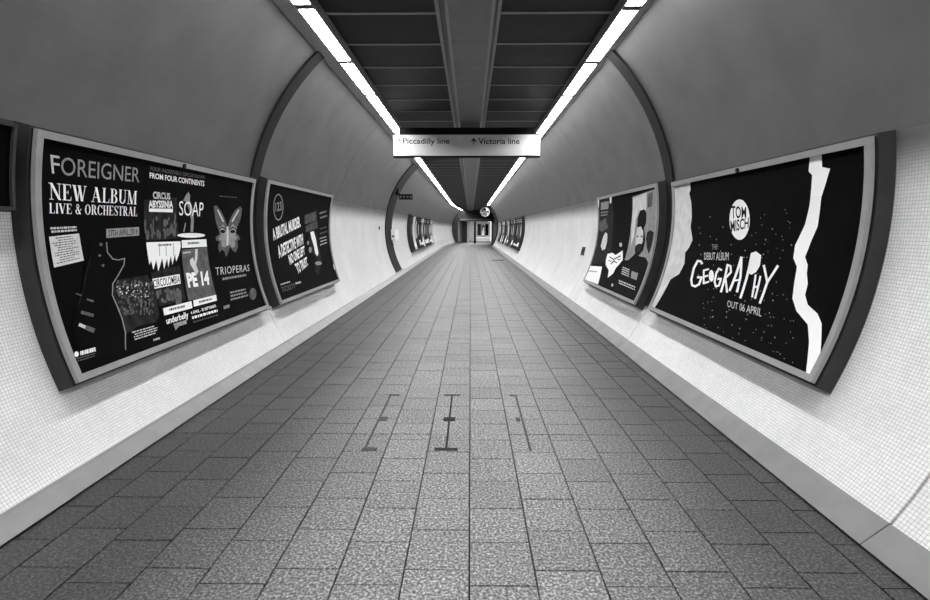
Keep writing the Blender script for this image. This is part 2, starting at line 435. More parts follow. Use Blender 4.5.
def arcs(cx, cy, rx, ry, a0, a1, wx, wy, n=14):
    out = []
    for i in range(n):
        t0 = math.radians(a0 + (a1 - a0) * i / n); t1 = math.radians(a0 + (a1 - a0) * (i + 1) / n)
        out.append([(cx + rx * math.cos(t0), cy + ry * math.sin(t0)), (cx + rx * math.cos(t1), cy + ry * math.sin(t1)), (cx + (rx - wx) * math.cos(t1), cy + (ry - wy) * math.sin(t1)), (cx + (rx - wx) * math.cos(t0), cy + (ry - wy) * math.sin(t0))])
    return out
def rc(x0, x1, y0, y1): return [(x0, y0), (x1, y0), (x1, y1), (x0, y1)]
def dg(xa, ya, xb, yb, w): return [(xa - w / 2, ya), (xa + w / 2, ya), (xb + w / 2, yb), (xb - w / 2, yb)]
K, T_, SF = .17, .05, .04
def foot(x, y, w=.3): return rc(x - w / 2, x + w / 2, y, y + SF)
def serif(ch):     # high-contrast capitals, height 1
    t = 1 - SF
    if ch == 'N': return [rc(.13, .18, 0, 1), dg(.14, 1, .74, 0, .2), rc(.69, .74, 0, 1), foot(.15, 0), foot(.1, t, .25), foot(.71, t)], .88
    if ch == 'E': return [rc(.1, .1 + K, 0, 1), rc(.02, .66, 0, SF), rc(.02, .64, t, 1), rc(.2, .46, .49, .53), [(.66, 0), (.68, .3), (.6, .05)], [(.64, 1), (.65, .72), (.57, .95)], rc(.43, .46, .38, .64)], .74
    if ch == 'W': return [dg(.13, 1, .36, 0, .19), dg(.38, 0, .58, 1, .05), dg(.52, 1, .75, 0, .19), dg(.77, 0, 1., 1, .05), foot(.12, t), foot(.53, t), foot(1.0, t, .24)], 1.14
    if ch == 'A': return [dg(.12, 0, .4, 1, .05), dg(.4, 1, .7, 0, .2), rc(.22, .58, .3, .34), foot(.12, 0, .25), foot(.7, 0, .34)], .9
    if ch == 'L': return [rc(.1, .1 + K, 0, 1), rc(.02, .64, 0, SF), foot(.185, t), [(.64, 0), (.66, .34), (.57, .05)]], .7
    if ch == 'B': return [rc(.1, .1 + K, 0, 1), rc(.02, .4, 0, SF), rc(.02, .4, t, 1), rc(.2, .4, .5, .54)] + arcs(.38, .765, .26, .235, -90, 90, K, SF) + arcs(.38, .26, .31, .26, -90, 90, K, SF), .76
    if ch == 'U': return [rc(.1, .1 + K, .3, 1), rc(.63, .68, .3, 1), foot(.185, t), foot(.655, t, .25)] + arcs(.39, .3, .29, .3, 180, 360, .13, .06), .82
    if ch == 'M': return [rc(.13, .17, 0, 1), dg(.18, 1, .5, 0, .18), dg(.5, 0, .82, 1, .05), rc(.78, .95, 0, 1), foot(.15, 0, .26), foot(.13, t, .25), foot(.865, 0), foot(.88, t, .28)], 1.08
    if ch == 'I': return [rc(.1, .1 + K, 0, 1), foot(.185, 0), foot(.185, t)], .38
    if ch == 'V': return [dg(.14, 1, .42, 0, .2), dg(.42, 0, .7, 1, .05), foot(.13, t, .32), foot(.7, t, .25)], .84
    if ch == 'O': return arcs(.42, .5, .38, .52, 0, 360, K, .04, 26), .86
    if ch == 'C': return arcs(.42, .5, .38, .52, 35, 325, K, .04, 22) + [rc(.7, .74, .66, 1)], .8
    if ch == 'R': return [rc(.1, .1 + K, 0, 1), foot(.185, 0), rc(.02, .4, t, 1), rc(.2, .4, .48, .52), dg(.4, .5, .66, 0, .18), foot(.7, 0, .2)] + arcs(.38, .74, .27, .26, -90, 90, K, SF), .82
    if ch == 'H': return [rc(.1, .1 + K, 0, 1), rc(.58, .58 + K, 0, 1), rc(.2, .6, .48, .52), foot(.185, 0), foot(.185, t), foot(.665, 0), foot(.665, t)], .86
    if ch == 'S': return arcs(.34, .75, .26, .27, 30, 215, .1, .045) + [dg(.17, .7, .5, .32, .19)] + arcs(.33, .26, .29, .28, 215, 395, .1, .045) + [rc(.55, .58, .7, 1), rc(.05, .08, 0, .32)], .66
    if ch == 'T': return [rc(.28, .28 + K, 0, 1), rc(.03, .7, t, 1), foot(.365, 0), [(.03, 1), (.02, .7), (.1, .95)], [(.7, 1), (.71, .7), (.63, .95)]], .74
    if ch == '&': return arcs(.36, .79, .17, .22, 0, 360, .07, .05, 16) + [dg(.26, .72, .68, 0, .17), dg(.55, .22, .74, .5, .05), rc(.62, .84, .49, .53)] + arcs(.34, .26, .28, .27, 120, 330, .14, .05), .9
    return [], .3
def serif_polys(s):
    x = 0; out = []
    for ch in s:
        p, w = serif(ch); out += [[(a + x, b) for a, b in q] for q in p]; x += w + .03
    return [[(a / x, b) for a, b in q] for q in out]
def dashes(rows, seed=1, h=.5, ragged=.2):
    r = random.Random(seed); out = []
    for i in range(rows):
        b1 = 1 - i / rows; b0 = b1 - h / rows; x = r.uniform(0, ragged); end = 1 - r.uniform(0, ragged)
        while x < end:
            w = min(r.uniform(.04, .13), end - x); out.append(rc(x, x + w, b0, b1)); x += w + .025
    return out
SQ = [rc(0, 1, 0, 1)]
# ------------------------------------------------------------------ wall-mounted poster cases
def case(name, S, Y0, Y1, s0, s1, label, group=None, sheets=1, sheetmats=None, bolt=None, rail=.046, rm=None):
    base = S.P((Y0 + Y1) / 2, s0, 0)
    t = thing(name, base, label, 'poster', group)
    part('case_back', cbox(S, Y0 - .012, Y1 + .012, s0 - .012, s1 + .012, .002, .105), M_BOX, t)
    part('shadow_gap', cbox(S, Y0 + .004, Y1 - .004, s0 + .004, s1 - .004, .105, .118), M_EDGE, t)
    for a, b, c, d in ((Y0, Y1, s1 - rail, s1), (Y0, Y1, s0, s0 + rail), (Y0, Y0 + rail, s0 + rail + .001, s1 - rail - .001), (Y1 - rail, Y1, s0 + rail + .001, s1 - rail - .001)):
        part('frame_rail', cbox(S, a, b, c, d, .118, .146), rm or M_RAIL, t)
    r = []
    w = (Y1 - Y0 - 2 * rail) / sheets
    for i in range(sheets):
        k = i if S.sg < 0 else sheets - 1 - i
        a = Y0 + rail + k * w
        m = (sheetmats or [M_BLACK])[i % len(sheetmats or [1])]
        sh = part('poster_sheet', cbox(S, a + .001, a + w - .001, s0 + rail, s1 - rail, .118, .13), m, t)
        sh['rect'] = (a, a + w, s0 + rail, s1 - rail); r.append(sh)
    if bolt is not None:
        p = S.hit(*bolt)
        a = S.P(p[0], s1 - .03, .14); b = S.P(p[0], s1 - .03, .158)
        part('frame_lock', cyl(bmesh.new(), a, b, .022, 12), M_EDGE, t)
    return t, r
def on(S, sheet):
    """print helper bound to one sheet; all shapes in photo pixels or as text in a quad of photo pixels"""
    rect = list(sheet['rect'])
    class Q: pass
    q = Q(); q.n = 0
    def bump_off(): q.n += 1; return .1315 + .0004 * q.n
    def shape(name, polys, m, tr=None):
        f = (lambda x, y: S.hit(*tr(x, y))) if tr else (lambda x, y: S.hit(x, y))
        return decal(name, polys, S, bump_off(), m, sheet, f, rect)
    def quad(name, polys, px, m): return decal(name, polys, S, bump_off(), m, sheet, quadmap(S, px), rect)
    def text(s, px, m=M_WHITE, bold=0., space=1.): return words(text_polys(s, bold, space), px, m)
    def words(polys, px, m, gap=.022):
        o_ = bump_off(); iv = sorted((min(v[0] for v in p), max(v[0] for v in p), i) for i, p in enumerate(polys))
        runs = []; end = -1
        for a, b, i in iv:
            if not runs or a > end + gap: runs.append([])
            runs[-1].append(polys[i]); end = max(end, b) if len(runs[-1]) > 1 else b
        for r_ in runs: last = decal('lettering', r_, S, o_, m, sheet, quadmap(S, px), rect)
        return last
    q.shape, q.quad, q.text, q.words = shape, quad, text, words
    return q
def crop(x0, y0, k): return lambda x, y: (x0 + x / k, y0 + y / k)
def qd(tr, *pts): return [tr(*p) for p in pts]
# --- three concert posters in one case
tA, shA = case('poster_case', LW, 3.085, 6.17, -.94, .665, 'long poster case holding three dark concert posters side by side', sheets=3, bolt=(183, 160))
q = on(LW, shA[0]); c1 = crop(30, 120, 4.285); c3 = crop(30, 240, 4.0)
q.text('F', qd(c1, (86, 148), (125, 155), (127, 232), (93, 228)), M_LITE)
q.text('OREIGNER', qd(c1, (132, 156), (470, 206), (467, 268), (132, 236)), M_GREY)
q.words(serif_polys('NEW ALBUM'), qd(c1, (79, 268), (461, 305), (459, 362), (81, 340)), M_WHITE)
q.words(serif_polys('LIVE & ORCHESTRAL'), qd(c1, (79, 355), (460, 373), (459, 412), (80, 399)), M_WHITE)
q.quad('small_print', dashes(2, 3, .6, .05), qd(c1, (84, 460), (200, 455), (202, 480), (85, 490)), M_LITE)
q.quad('track_list', SQ, [(48.4, 236.8), (78.5, 233.4), (83.4, 260.5), (53.5, 267.6)], M_LITE)
q.quad('small_print', dashes(11, 5, .45, .25), [(51, 238), (76, 235.4), (80.4, 259.5), (56, 265.5)], M_MID)
q.quad('date_strip', SQ, [(105.6, 229), (138.4, 227), (138.6, 235.4), (105.8, 238)], M_GREY)
q.text('27TH APRIL 2018', [(107.5, 230.3), (136.8, 228.5), (137, 234.3), (107.7, 236.7)], M_BLACK)
# electric guitar seen as grey edges on black, and a lit crowd behind it
q.shape('crowd_picture', [[(330, 190), (350, 160), (410, 150), (465, 140), (500, 190), (515, 300), (500, 330), (430, 345), (380, 380), (360, 300), (330, 230)]], M_DARK, c3)
rr = random.Random(4)
q.shape('crowd_lights', [ell(rr.uniform(345, 490), rr.uniform(165, 300), rr.uniform(1.5, 5), rr.uniform(3, 9), 7) for _ in range(150)], M_MID, c3)
q.shape('crowd_lights', [ell(rr.uniform(345, 480), rr.uniform(170, 230), rr.uniform(1.5, 4), rr.uniform(2, 5), 7) for _ in range(30)], M_LITE, c3)
q.shape('guitar_body', [[(215, 130), (240, 30), (300, 20), (312, 62), (345, 82), (375, 78), (360, 130), (328, 185), (330, 230), (360, 300), (378, 370), (378, 440), (320, 470), (240, 470), (180, 420), (165, 340), (190, 250), (210, 200)]], M_BLACK, c3)
q.shape('guitar_edge', stroke([(302, 10), (306, 50), (328, 76), (350, 80), (375, 74), (372, 100), (350, 140), (328, 175), (326, 220), (345, 265), (365, 315), (378, 370), (379, 440)], 4), M_GREY, c3)
q.shape('guitar_edge', stroke([(240, 60), (222, 130), (205, 215), (190, 260)], 3), M_DARK, c3)
q.shape('guitar_pickup', stroke([(204, 290), (246, 302)], 13) + stroke([(180, 215), (200, 222)], 6) + stroke([(225, 238), (248, 246)], 7) + [ell(280, 18, 7, 7, 10), ell(288, 102, 6, 6, 10), ell(275, 62, 6, 5, 10)], M_MID, c3)
q.shape('guitar_pickup', stroke([(195, 340), (222, 352)], 13), M_LITE, c3)
q.shape('guitar_pickup', stroke([(222, 352), (248, 362)], 18), M_MID, c3)
q.shape('logo_dot', [ell(181, 458, 9, 11, 16)], M_WHITE, c3)
q.quad('small_print', dashes(1, 9, 1, 0), qd(c3, (195, 447), (256, 430), (258, 446), (197, 463)), M_WHITE)
q.quad('small_print', dashes(2, 10, .4, .1), qd(c3, (178, 475), (260, 452), (262, 470), (180, 496)), M_MID)
q.quad('small_print', dashes(4, 11, .45, .2), qd(c3, (392, 372), (505, 340), (512, 376), (400, 412)), M_LITE)
q.quad('small_print', dashes(1, 12, 1, 0), qd(c3, (488, 398), (514, 390), (515, 398), (489, 406)), M_LITE)
q = on(LW, shA[1]); c2 = crop(135, 160, 6.0); c4 = crop(140, 240, 6.0)
q.text('FOUR INCREDIBLE CIRCUS SHOWS', qd(c2, (92, 38), (418, 95), (417, 115), (92, 62)), M_MID, .012)
q.text('FROM FOUR CONTINENTS', qd(c2, (86, 74), (415, 126), (414, 158), (87, 108)), M_WHITE, .02)
q.quad('circus_picture', SQ, qd(c2, (42, 240), (250, 225), (262, 470), (40, 485)), M_DARK)
q.shape('circus_figures', [ell(rr.uniform(55, 240), rr.uniform(340, 460), rr.uniform(4, 12), rr.uniform(10, 32), 8) for _ in range(30)], M_MID, c2)
q.text('CIRCUS', qd(c2, (105, 188), (208, 198), (210, 238), (106, 232)), M_LITE, .03)
q.text('ABYSSINIA', qd(c2, (78, 242), (224, 244), (226, 288), (80, 286)), M_WHITE, .03)
q.quad('white_bar', SQ, qd(c2, (80, 290), (224, 292), (224, 314), (82, 310)), M_WHITE)
q.shape('acrobat', [[(285, 245), (300, 215), (318, 190), (328, 215), (325, 240), (345, 300), (350, 360), (346, 430), (330, 430), (334, 360), (322, 300), (305, 250)]] + stroke([(300, 380), (290, 430)], 6), M_GREY, c2)
q.text('SOAP', qd(c2, (262, 245), (410, 255), (405, 340), (262, 332)), M_WHITE, -.002)
q.shape('dish', [ell(334, 452, 84, 14, 20)], M_WHITE, c2)
q.quad('caption_bar', SQ, qd(c2, (276, 482), (424, 475), (428, 520), (278, 528)), M_WHITE)
q.quad('small_print', dashes(1, 21, 1, .02), qd(c2, (312, 494), (382, 490), (384, 502), (313, 507)), M_MID)
q.quad('caption_bar', SQ, qd(c4, (12, 15), (238, 8), (240, 45), (14, 62)), M_WHITE)
q.quad('small_print', dashes(1, 22, 1, .02), qd(c4, (100, 26), (185, 22), (186, 33), (101, 38)), M_MID)
q.shape('torn_white', [[(14, 50), (240, 40), (228, 90), (212, 130), (205, 85), (190, 150), (180, 95), (165, 165), (158, 110), (140, 175), (128, 110), (105, 190), (92, 120), (75, 180), (62, 125), (48, 155), (38, 100), (20, 120)]], M_WHITE, c4)
q.shape('drip_lines', [p for x in (30, 110, 150, 195) for p in stroke([(x, 20), (x + 3, 95)], 4)], M_GREY, c4)
q.quad('circus_picture', SQ, qd(c4, (45, 200), (235, 150), (272, 360), (90, 405)), M_DARK)
q.shape('circus_figures', [ell(rr.uniform(100, 255), rr.uniform(300, 375), rr.uniform(4, 14), rr.uniform(8, 28), 8) for _ in range(26)], M_MID, c4)
q.quad('white_bar', SQ, qd(c4, (64, 235), (232, 205), (238, 262), (74, 295)), M_WHITE)
q.text('CIRCOLOMBIA', qd(c4, (70, 240), (230, 211), (234, 258), (78, 289)), M_INK, .01)
q.quad('grey_panel', SQ, qd(c4, (244, 60), (395, 42), (452, 335), (285, 365)), M_MID)
q.text('PE 14', qd(c4, (268, 198), (404, 184), (414, 268), (285, 288)), M_WHITE, .05)
q.shape('raised_arm', [[(325, 55), (340, 55), (338, 110), (330, 150), (345, 190), (330, 215), (315, 180), (295, 145), (292, 120), (310, 105), (322, 130)]], M_LITE, c4)
q.quad('small_print', dashes(1, 23, 1, .02), qd(c4, (250, 74), (298, 68), (299, 76), (251, 83)), M_LITE)
q.quad('caption_bar', SQ, qd(c4, (130, 412), (302, 368), (308, 410), (138, 455)), M_WHITE)
q.quad('small_print', dashes(1, 24, 1, .02), qd(c4, (165, 414), (262, 392), (264, 404), (167, 428)), M_MID)
q.quad('caption_bar', SQ, qd(c4, (312, 364), (450, 330), (455, 365), (316, 402)), M_WHITE)
q.quad('small_print', dashes(1, 25, 1, .02), qd(c4, (345, 368), (425, 349), (427, 360), (347, 381)), M_MID)
q.quad('caption_bar', SQ, qd(c4, (86, 425), (115, 414), (122, 458), (96, 466)), M_WHITE)
q.text('underbelly', qd(c4, (145, 470), (278, 430), (285, 480), (155, 520)), M_WHITE, .02)
q.shape('logo_shape', [[(190, 505), (268, 482), (272, 505), (225, 520), (205, 545), (198, 525)]], M_GREY, c4)
q.text('4 APRIL - 30 SEPTEMBER', qd(c4, (294, 432), (448, 388), (452, 404), (298, 450)), M_WHITE, .02)
q.quad('small_print', dashes(1, 26, 1, 0), qd(c4, (302, 462), (456, 418), (459, 432), (306, 477)), M_WHITE)
q.quad('small_print', dashes(1, 27, 1, 0), qd(c4, (310, 492), (462, 448), (464, 454), (312, 500)), M_MID)
q = on(LW, shA[2]); c5 = crop(200, 170, 4.0)
# butterfly-like smoke shape with two eyes
q.shape('wing_shape', [[(54, 145), (66, 142), (84, 165), (98, 195), (109, 226), (122, 190), (140, 160), (160, 145), (168, 155), (162, 195), (148, 230), (140, 248), (154, 262), (160, 276), (148, 284), (152, 305), (142, 330), (130, 322), (120, 306), (112, 330), (104, 348), (97, 326), (88, 318), (76, 330), (72, 305), (78, 286), (64, 282), (62, 268), (78, 256), (74, 240), (62, 205)]], M_MID, c5)
q.shape('wing_glow', [[(76, 232), (92, 216), (104, 240), (116, 240), (130, 214), (146, 232), (140, 258), (150, 270), (138, 284), (142, 305), (128, 312), (114, 296), (100, 310), (86, 306), (84, 284), (72, 274), (84, 258)]], M_GREY, c5)
q.shape('wing_glow', stroke([(109, 228), (110, 262), (109, 300)], 7) + stroke([(70, 160), (92, 205)], 6) + stroke([(154, 160), (128, 205)], 6), M_LITE, c5)
q.shape('eye', [ell(90, 246, 10, 7, 12), ell(130, 246, 10, 7, 12)] + stroke([(76, 238), (88, 228), (102, 238)], 4) + stroke([(118, 238), (132, 228), (144, 238)], 4), M_INK, c5)
q.text('TRIOPERAS', qd(c5, (60, 390), (196, 378), (197, 404), (62, 422)), M_LITE, .0, 1.15)
q.quad('small_print', dashes(1, 31, 1, .05), qd(c5, (88, 432), (184, 416), (185, 424), (89, 441)), M_GREY)
q.quad('small_print', dashes(1, 32, 1, .02), qd(c5, (75, 102), (145, 108), (145, 112), (75, 106)), M_MID)
q.quad('small_print', dashes(3, 33, .5, .2), qd(c5, (108, 490), (190, 472), (194, 510), (114, 532)), M_GREY)
q.shape('round_sticker', [ell(210, 496, 14, 24, 18)], M_MID, c5)
q.quad('small_print', dashes(1, 34, 1, .02), qd(c5, (92, 545), (116, 538), (117, 550), (93, 558)), M_GREY)
# --- the thriller poster
tB, shB = case('poster_case', LW, 6.56, 9.59, -.955, .70, 'dark poster with slanted white slogan about a brutal murder', sheets=1)
q = on(LW, shB[0]); c6 = crop(260, 180, 4.61)
q.shape('round_badge', arcs(84, 125, 23, 62, 0, 360, 3.5, 6, 24), M_GREY, c6)
q.words(text_polys('123', .02), qd(c6, (70, 105), (98, 98), (99, 140), (71, 146)), M_GREY)
q.words(text_polys('A BRUTAL MURDER.', .04), qd(c6, (54, 226), (184, 166), (187, 216), (62, 280)), M_WHITE)
q.words(text_polys('A DETECTIVE WITH', .04), qd(c6, (78, 304), (196, 246), (199, 296), (88, 362)), M_WHITE)
q.words(text_polys('NO ONE LEFT', .04), qd(c6, (128, 346), (203, 302), (206, 344), (138, 392)), M_WHITE)
q.words(text_polys('TO TRUST.', .04), qd(c6, (158, 388), (216, 352), (221, 394), (176, 434)), M_WHITE)
q.quad('grey_lettering', dashes(1, 41, 1, .02), qd(c6, (204, 164), (258, 142), (260, 186), (206, 204)), M_MID)
q.quad('grey_lettering', dashes(1, 42, 1, .02), qd(c6, (208, 212), (262, 188), (264, 222), (210, 242)), M_MID)
q.shape('smoke_picture', [[(222, 270), (240, 232), (258, 240), (275, 330), (285, 380), (268, 440), (250, 420), (262, 370), (235, 330)]], M_DARK, c6)
q.shape('pale_figure', [[(230, 240), (246, 236), (256, 270), (268, 335), (264, 352), (254, 340), (246, 300), (236, 270)]], M_WHITE, c6)
q.shape('pale_figure', [ell(230, 322, 7, 14, 10), ell(268, 384, 16, 9, 10), ell(220, 290, 5, 10, 9)], M_GREY, c6)
for i, (a, b, m) in enumerate(((150, 2, M_GREY), (222, 2, M_MID), (268, 3, M_LITE))):
    q.quad('small_print', dashes(b, 43 + i, .35, .1), qd(c6, (272, a), (306, a - 10), (312, a + 30), (276, a + 44)), m)
q.quad('small_print', dashes(1, 50, 1, .02), qd(c6, (92, 480), (136, 466), (137, 472), (93, 486)), M_LITE)
q.text('TICKETS', qd(c6, (94, 494), (156, 476), (160, 498), (100, 520)), M_MID, .02)
q.quad('small_print', dashes(1, 51, 1, .02), qd(c6, (160, 474), (186, 467), (187, 475), (161, 482)), M_LITE)
q.quad('small_print', SQ, qd(c6, (334, 388), (342, 386), (346, 412), (340, 414)), M_LITE)
# --- the album poster with the torn white band
tG, shG = case('poster_case', RW, 3.10, 6.07, -1.125, .43, 'large black album poster with hand-drawn lettering and torn white band', sheets=1, bolt=(739, 163))
q = on(RW, shG[0]); c7 = crop(640, 130, 3.0); c8 = crop(790, 130, 2.22); c9 = crop(680, 190, 4.62)
q.shape('torn_paper', [[(80, 150), (150, 140), (152, 180), (148, 190), (154, 215), (156, 262), (152, 290), (158, 330), (148, 352), (136, 368), (134, 400), (118, 432), (92, 448), (40, 540), (0, 580), (-20, 500), (30, 300)]], M_LITE, c7)
q.shape('torn_band', [[(46, 40), (42, 92), (50, 100), (44, 168), (34, 210), (12, 256), (8, 284), (16, 304), (10, 340), (6, 374), (15, 402), (40, 432), (43, 470), (33, 560), (60, 570), (70, 470), (71, 430), (62, 408), (40, 388), (34, 366), (40, 342), (38, 318), (40, 300), (34, 282), (48, 246), (62, 214), (70, 150), (86, 98), (90, 86), (72, 82), (70, 40)]], M_WHITE, c8)
q.shape('specks', [ell(rr.uniform(125, 330), rr.uniform(190, 540), rr.uniform(.5, 1.6), rr.uniform(.6, 2), 6) for _ in range(150)], M_GREY, crop(640, 120, 2.144))
q.shape('badge', [ell(277, 137, 47, 94, 26)], M_WHITE, c9)
q.text('TOM', qd(c9, (238, 72), (308, 78), (308, 130), (240, 132)), M_INK, .02)
q.text('MISCH', qd(c9, (234, 142), (320, 126), (318, 176), (238, 196)), M_INK, .02)
q.text('THE', qd(c9, (149, 252), (175, 250), (175, 274), (149, 277)), M_GREY)
q.text('DEBUT ALBUM', qd(c9, (114, 290), (228, 288), (226, 326), (114, 322)), M_LITE)
G_ = []
for pts, w in (([(104, 340), (98, 330), (84, 328), (66, 362), (54, 415), (58, 440), (72, 446), (90, 436), (102, 404), (84, 404)], 10), ([(134, 366), (112, 372), (111, 432), (135, 424)], 8), ([(112, 402), (130, 396)], 8),
               ([(194, 370), (182, 364), (170, 385), (162, 425), (168, 446), (182, 442), (192, 410), (178, 412)], 9), ([(222, 346), (210, 405), (192, 470)], 10), ([(220, 346), (236, 352), (238, 380), (212, 408)], 9), ([(212, 408), (220, 472)], 9),
               ([(286, 312), (258, 400), (232, 464)], 11), ([(286, 312), (282, 400), (266, 470)], 11), ([(252, 420), (282, 414)], 8), ([(334, 300), (312, 400), (282, 498)], 11), ([(352, 394), (336, 494)], 9), ([(374, 400), (350, 500)], 9), ([(344, 450), (364, 446)], 8),
               ([(390, 350), (406, 426)], 11), ([(454, 352), (406, 426), (372, 522)], 11)): G_ += stroke(pts, w)
G_ += [ell(147, 397, 12, 27, 16), [(330, 292), (354, 284), (378, 302), (372, 350), (354, 380), (332, 392), (316, 382)]]
q.shape('lettering', G_, M_WHITE, c9)
q.text('OUT 06 APRIL', qd(c9, (222, 510), (382, 548), (378, 586), (220, 540)), M_LITE)
# --- the poster with two portraits
tD, shD = case('poster_case', RW, 6.56, 9.58, -1.15, .465, 'poster with two portrait photographs and a pale bearded face', sheets=1)
q = on(RW, shD[0]); c0 = crop(580, 180, 5.0)
q.shape('photo_panel', [[(80, 90), (160, 75), (165, 250), (150, 400), (40, 430), (70, 250)]], M_DARK, c0)
q.shape('photo_panel', [[(98, 210), (130, 190), (140, 240), (110, 260), (96, 250)], [(78, 300), (90, 320), (80, 345), (66, 335)]], M_MID, c0)
q.shape('portrait_face', [[(128, 262), (138, 270), (136, 310), (126, 345), (112, 352), (104, 330), (112, 300), (118, 280)]], M_LITE, c0)
q.shape('photo_panel', [[(106, 112), (145, 106), (142, 145), (104, 150)]], M_GREY, c0)
q.quad('small_print', dashes(2, 61, .5, .1), qd(c0, (104, 160), (144, 155), (142, 182), (102, 188)), M_GREY)
q.shape('portrait_panel', [[(264, 84), (390, 40), (380, 180), (352, 400), (330, 430), (262, 400), (224, 402), (240, 340), (256, 230)]], M_GREY, c0)
q.shape('light_wall', [[(266, 90), (335, 62), (332, 150), (300, 150), (280, 200), (272, 280), (255, 330), (258, 230)]], M_LITE, c0)
q.shape('portrait_hair', [[(290, 190), (302, 155), (322, 145), (334, 165), (332, 215), (322, 240), (328, 300), (318, 350), (296, 378), (278, 372), (276, 345), (300, 330), (312, 280), (308, 235), (292, 240), (284, 260)]], M_INK, c0)
q.shape('portrait_face', [[(288, 238), (306, 232), (318, 256), (316, 306), (302, 340), (286, 350), (278, 330), (280, 290)]], M_LITE, c0)
q.shape('portrait_hair', [ell(290, 282, 6, 4, 8), ell(310, 282, 5, 4, 8), [(280, 328), (296, 318), (312, 320), (306, 345), (292, 362), (280, 352)]], M_DARK, c0)
q.shape('portrait_coat', [[(240, 404), (262, 384), (278, 368), (300, 382), (330, 388), (342, 410), (320, 470), (270, 600), (160, 560), (200, 440)]], M_INK, c0)
q.shape('dark_foliage', [[(338, 262), (352, 250), (372, 262), (360, 330), (346, 370), (336, 340), (332, 290)]], M_DARK, c0)
q.shape('dark_plate', [[(340, 70), (366, 60), (364, 130), (340, 140)]], M_MID, c0)
q.shape('white_card', [[(30, 428), (112, 434), (92, 522), (0, 490)]], M_WHITE, c0)
q.quad('small_print', dashes(1, 62, 1, .02), qd(c0, (42, 452), (88, 456), (86, 462), (40, 458)), M_GREY)
q.shape('white_emblem', [[(140, 370), (165, 364), (180, 376), (216, 352), (216, 400), (196, 425), (182, 440), (168, 468), (140, 490), (146, 452), (130, 425), (132, 398)]], M_WHITE, c0)
q.shape('emblem_lines', stroke([(150, 385), (170, 398), (205, 380)], 5) + stroke([(158, 420), (172, 405), (186, 415)], 5) + stroke([(190, 400), (205, 396)], 4) + stroke([(146, 402), (158, 408)], 4), M_INK, c0)
q.shape('white_spot', [ell(206, 324, 7, 11, 12), ell(164, 526, 5, 8, 10)], M_LITE, c0)
q.quad('small_print', dashes(4, 63, .5, .05), qd(c0, (216, 434), (252, 448), (248, 492), (208, 474)), M_LITE)
q.shape('grey_tag', [[(262, 456), (294, 466), (286, 502), (256, 490)]], M_GREY, c0)
q.quad('small_print', dashes(2, 64, .5, .05), qd(c0, (196, 500), (284, 536), (280, 560), (192, 522)), M_LITE)
q.shape('white_tag', [[(86, 100), (98, 98), (97, 138), (86, 140)], [(151, 76), (161, 74), (160, 112), (152, 118)]], M_WHITE, c0)
# --- the small dark panel next to the concert posters, only its end in view
tN, shN = case('notice_panel', LW, 1.2, 2.95, .17, .665, 'small dark notice panel before the three concert posters', sheets=1, rail=.02, rm=M_BOX)
decal('lettering', text_polys('E'), LW, .132, M_GREY, shN[0], lambda a, b: (2.60 + a * .2, .42 + b * .12))
decal('lettering', text_polys('Y'), LW, .132, M_GREY, shN[0], lambda a, b: (2.66 + a * .12, .30 + b * .06))
decal('lettering', text_polys('A'), LW, .132, M_GREY, shN[0], lambda a, b: (2.68 + a * .10, .18 + b * .06))
# --- far poster cases, content too small to read: blocks of picture, bands and type
def far_case(S, Y0, seed, label, L=3.05, s0=None, s1=None, sheets=3):
    s0 = s0 if s0 is not None else (-.95 if S is LW else -1.14); s1 = s1 if s1 is not None else (.69 if S is LW else .45)
    r = random.Random(seed); pool = [M_DARK, M_MID, M_BLACK, M_BLACK, M_LITE]
    t, sh = case('poster_case', S, Y0, Y0 + L, s0, s1, label, 'far poster cases along the tunnel', sheets, [r.choice(pool) for _ in range(sheets)], rm=M_BOX)
    for h in sh:
        a, b, c, d = h['rect']; w = b - a; hh = d - c
        f = lambda u, v: (a + u * w, c + v * hh)
        decal('picture', [[(.1, .35), (.35, .3), (.6, .4), (.9, .32), (.85, .75), (.55, .92), (.2, .8)]], S, .132, r.choice(pool), h, f)
        decal('picture', [ell(r.uniform(.35, .65), .6, .16, .2, 14)], S, .1325, r.choice((M_LITE, M_WHITE, M_MID)), h, f)
        decal('band', [rc(.06, .94, .08, r.uniform(.14, .26))], S, .133, r.choice((M_WHITE, M_LITE, M_BLACK)), h, f)
        decal('small_print', [[(x * .8 + .1, y * .12 + .84) for x, y in p] for p in dashes(2, seed + 3, .5)], S, .1335, r.choice((M_WHITE, M_MID)), h, f)
    return t
for i, (Y, lab) in enumerate(((22.3, 'case of three posters beside the small white wall box'), (25.6, 'second case of posters past the small white wall box'), (28.9, 'third case of posters past the small white wall box'), (32.2, 'fourth case of posters past the small white wall box'))): far_case(LW, Y, 11 + i, lab)
for i, (Y, lab) in enumerate(((23.6, 'case of three posters right beside the floor hatch'), (27.0, 'second case of posters past the floor hatch'), (30.4, 'third case of posters past the floor hatch'), (35.0, 'poster case second from the dark end ring'), (39.0, 'poster case nearest the dark end ring'))): far_case(RW, Y, 31 + i, lab)
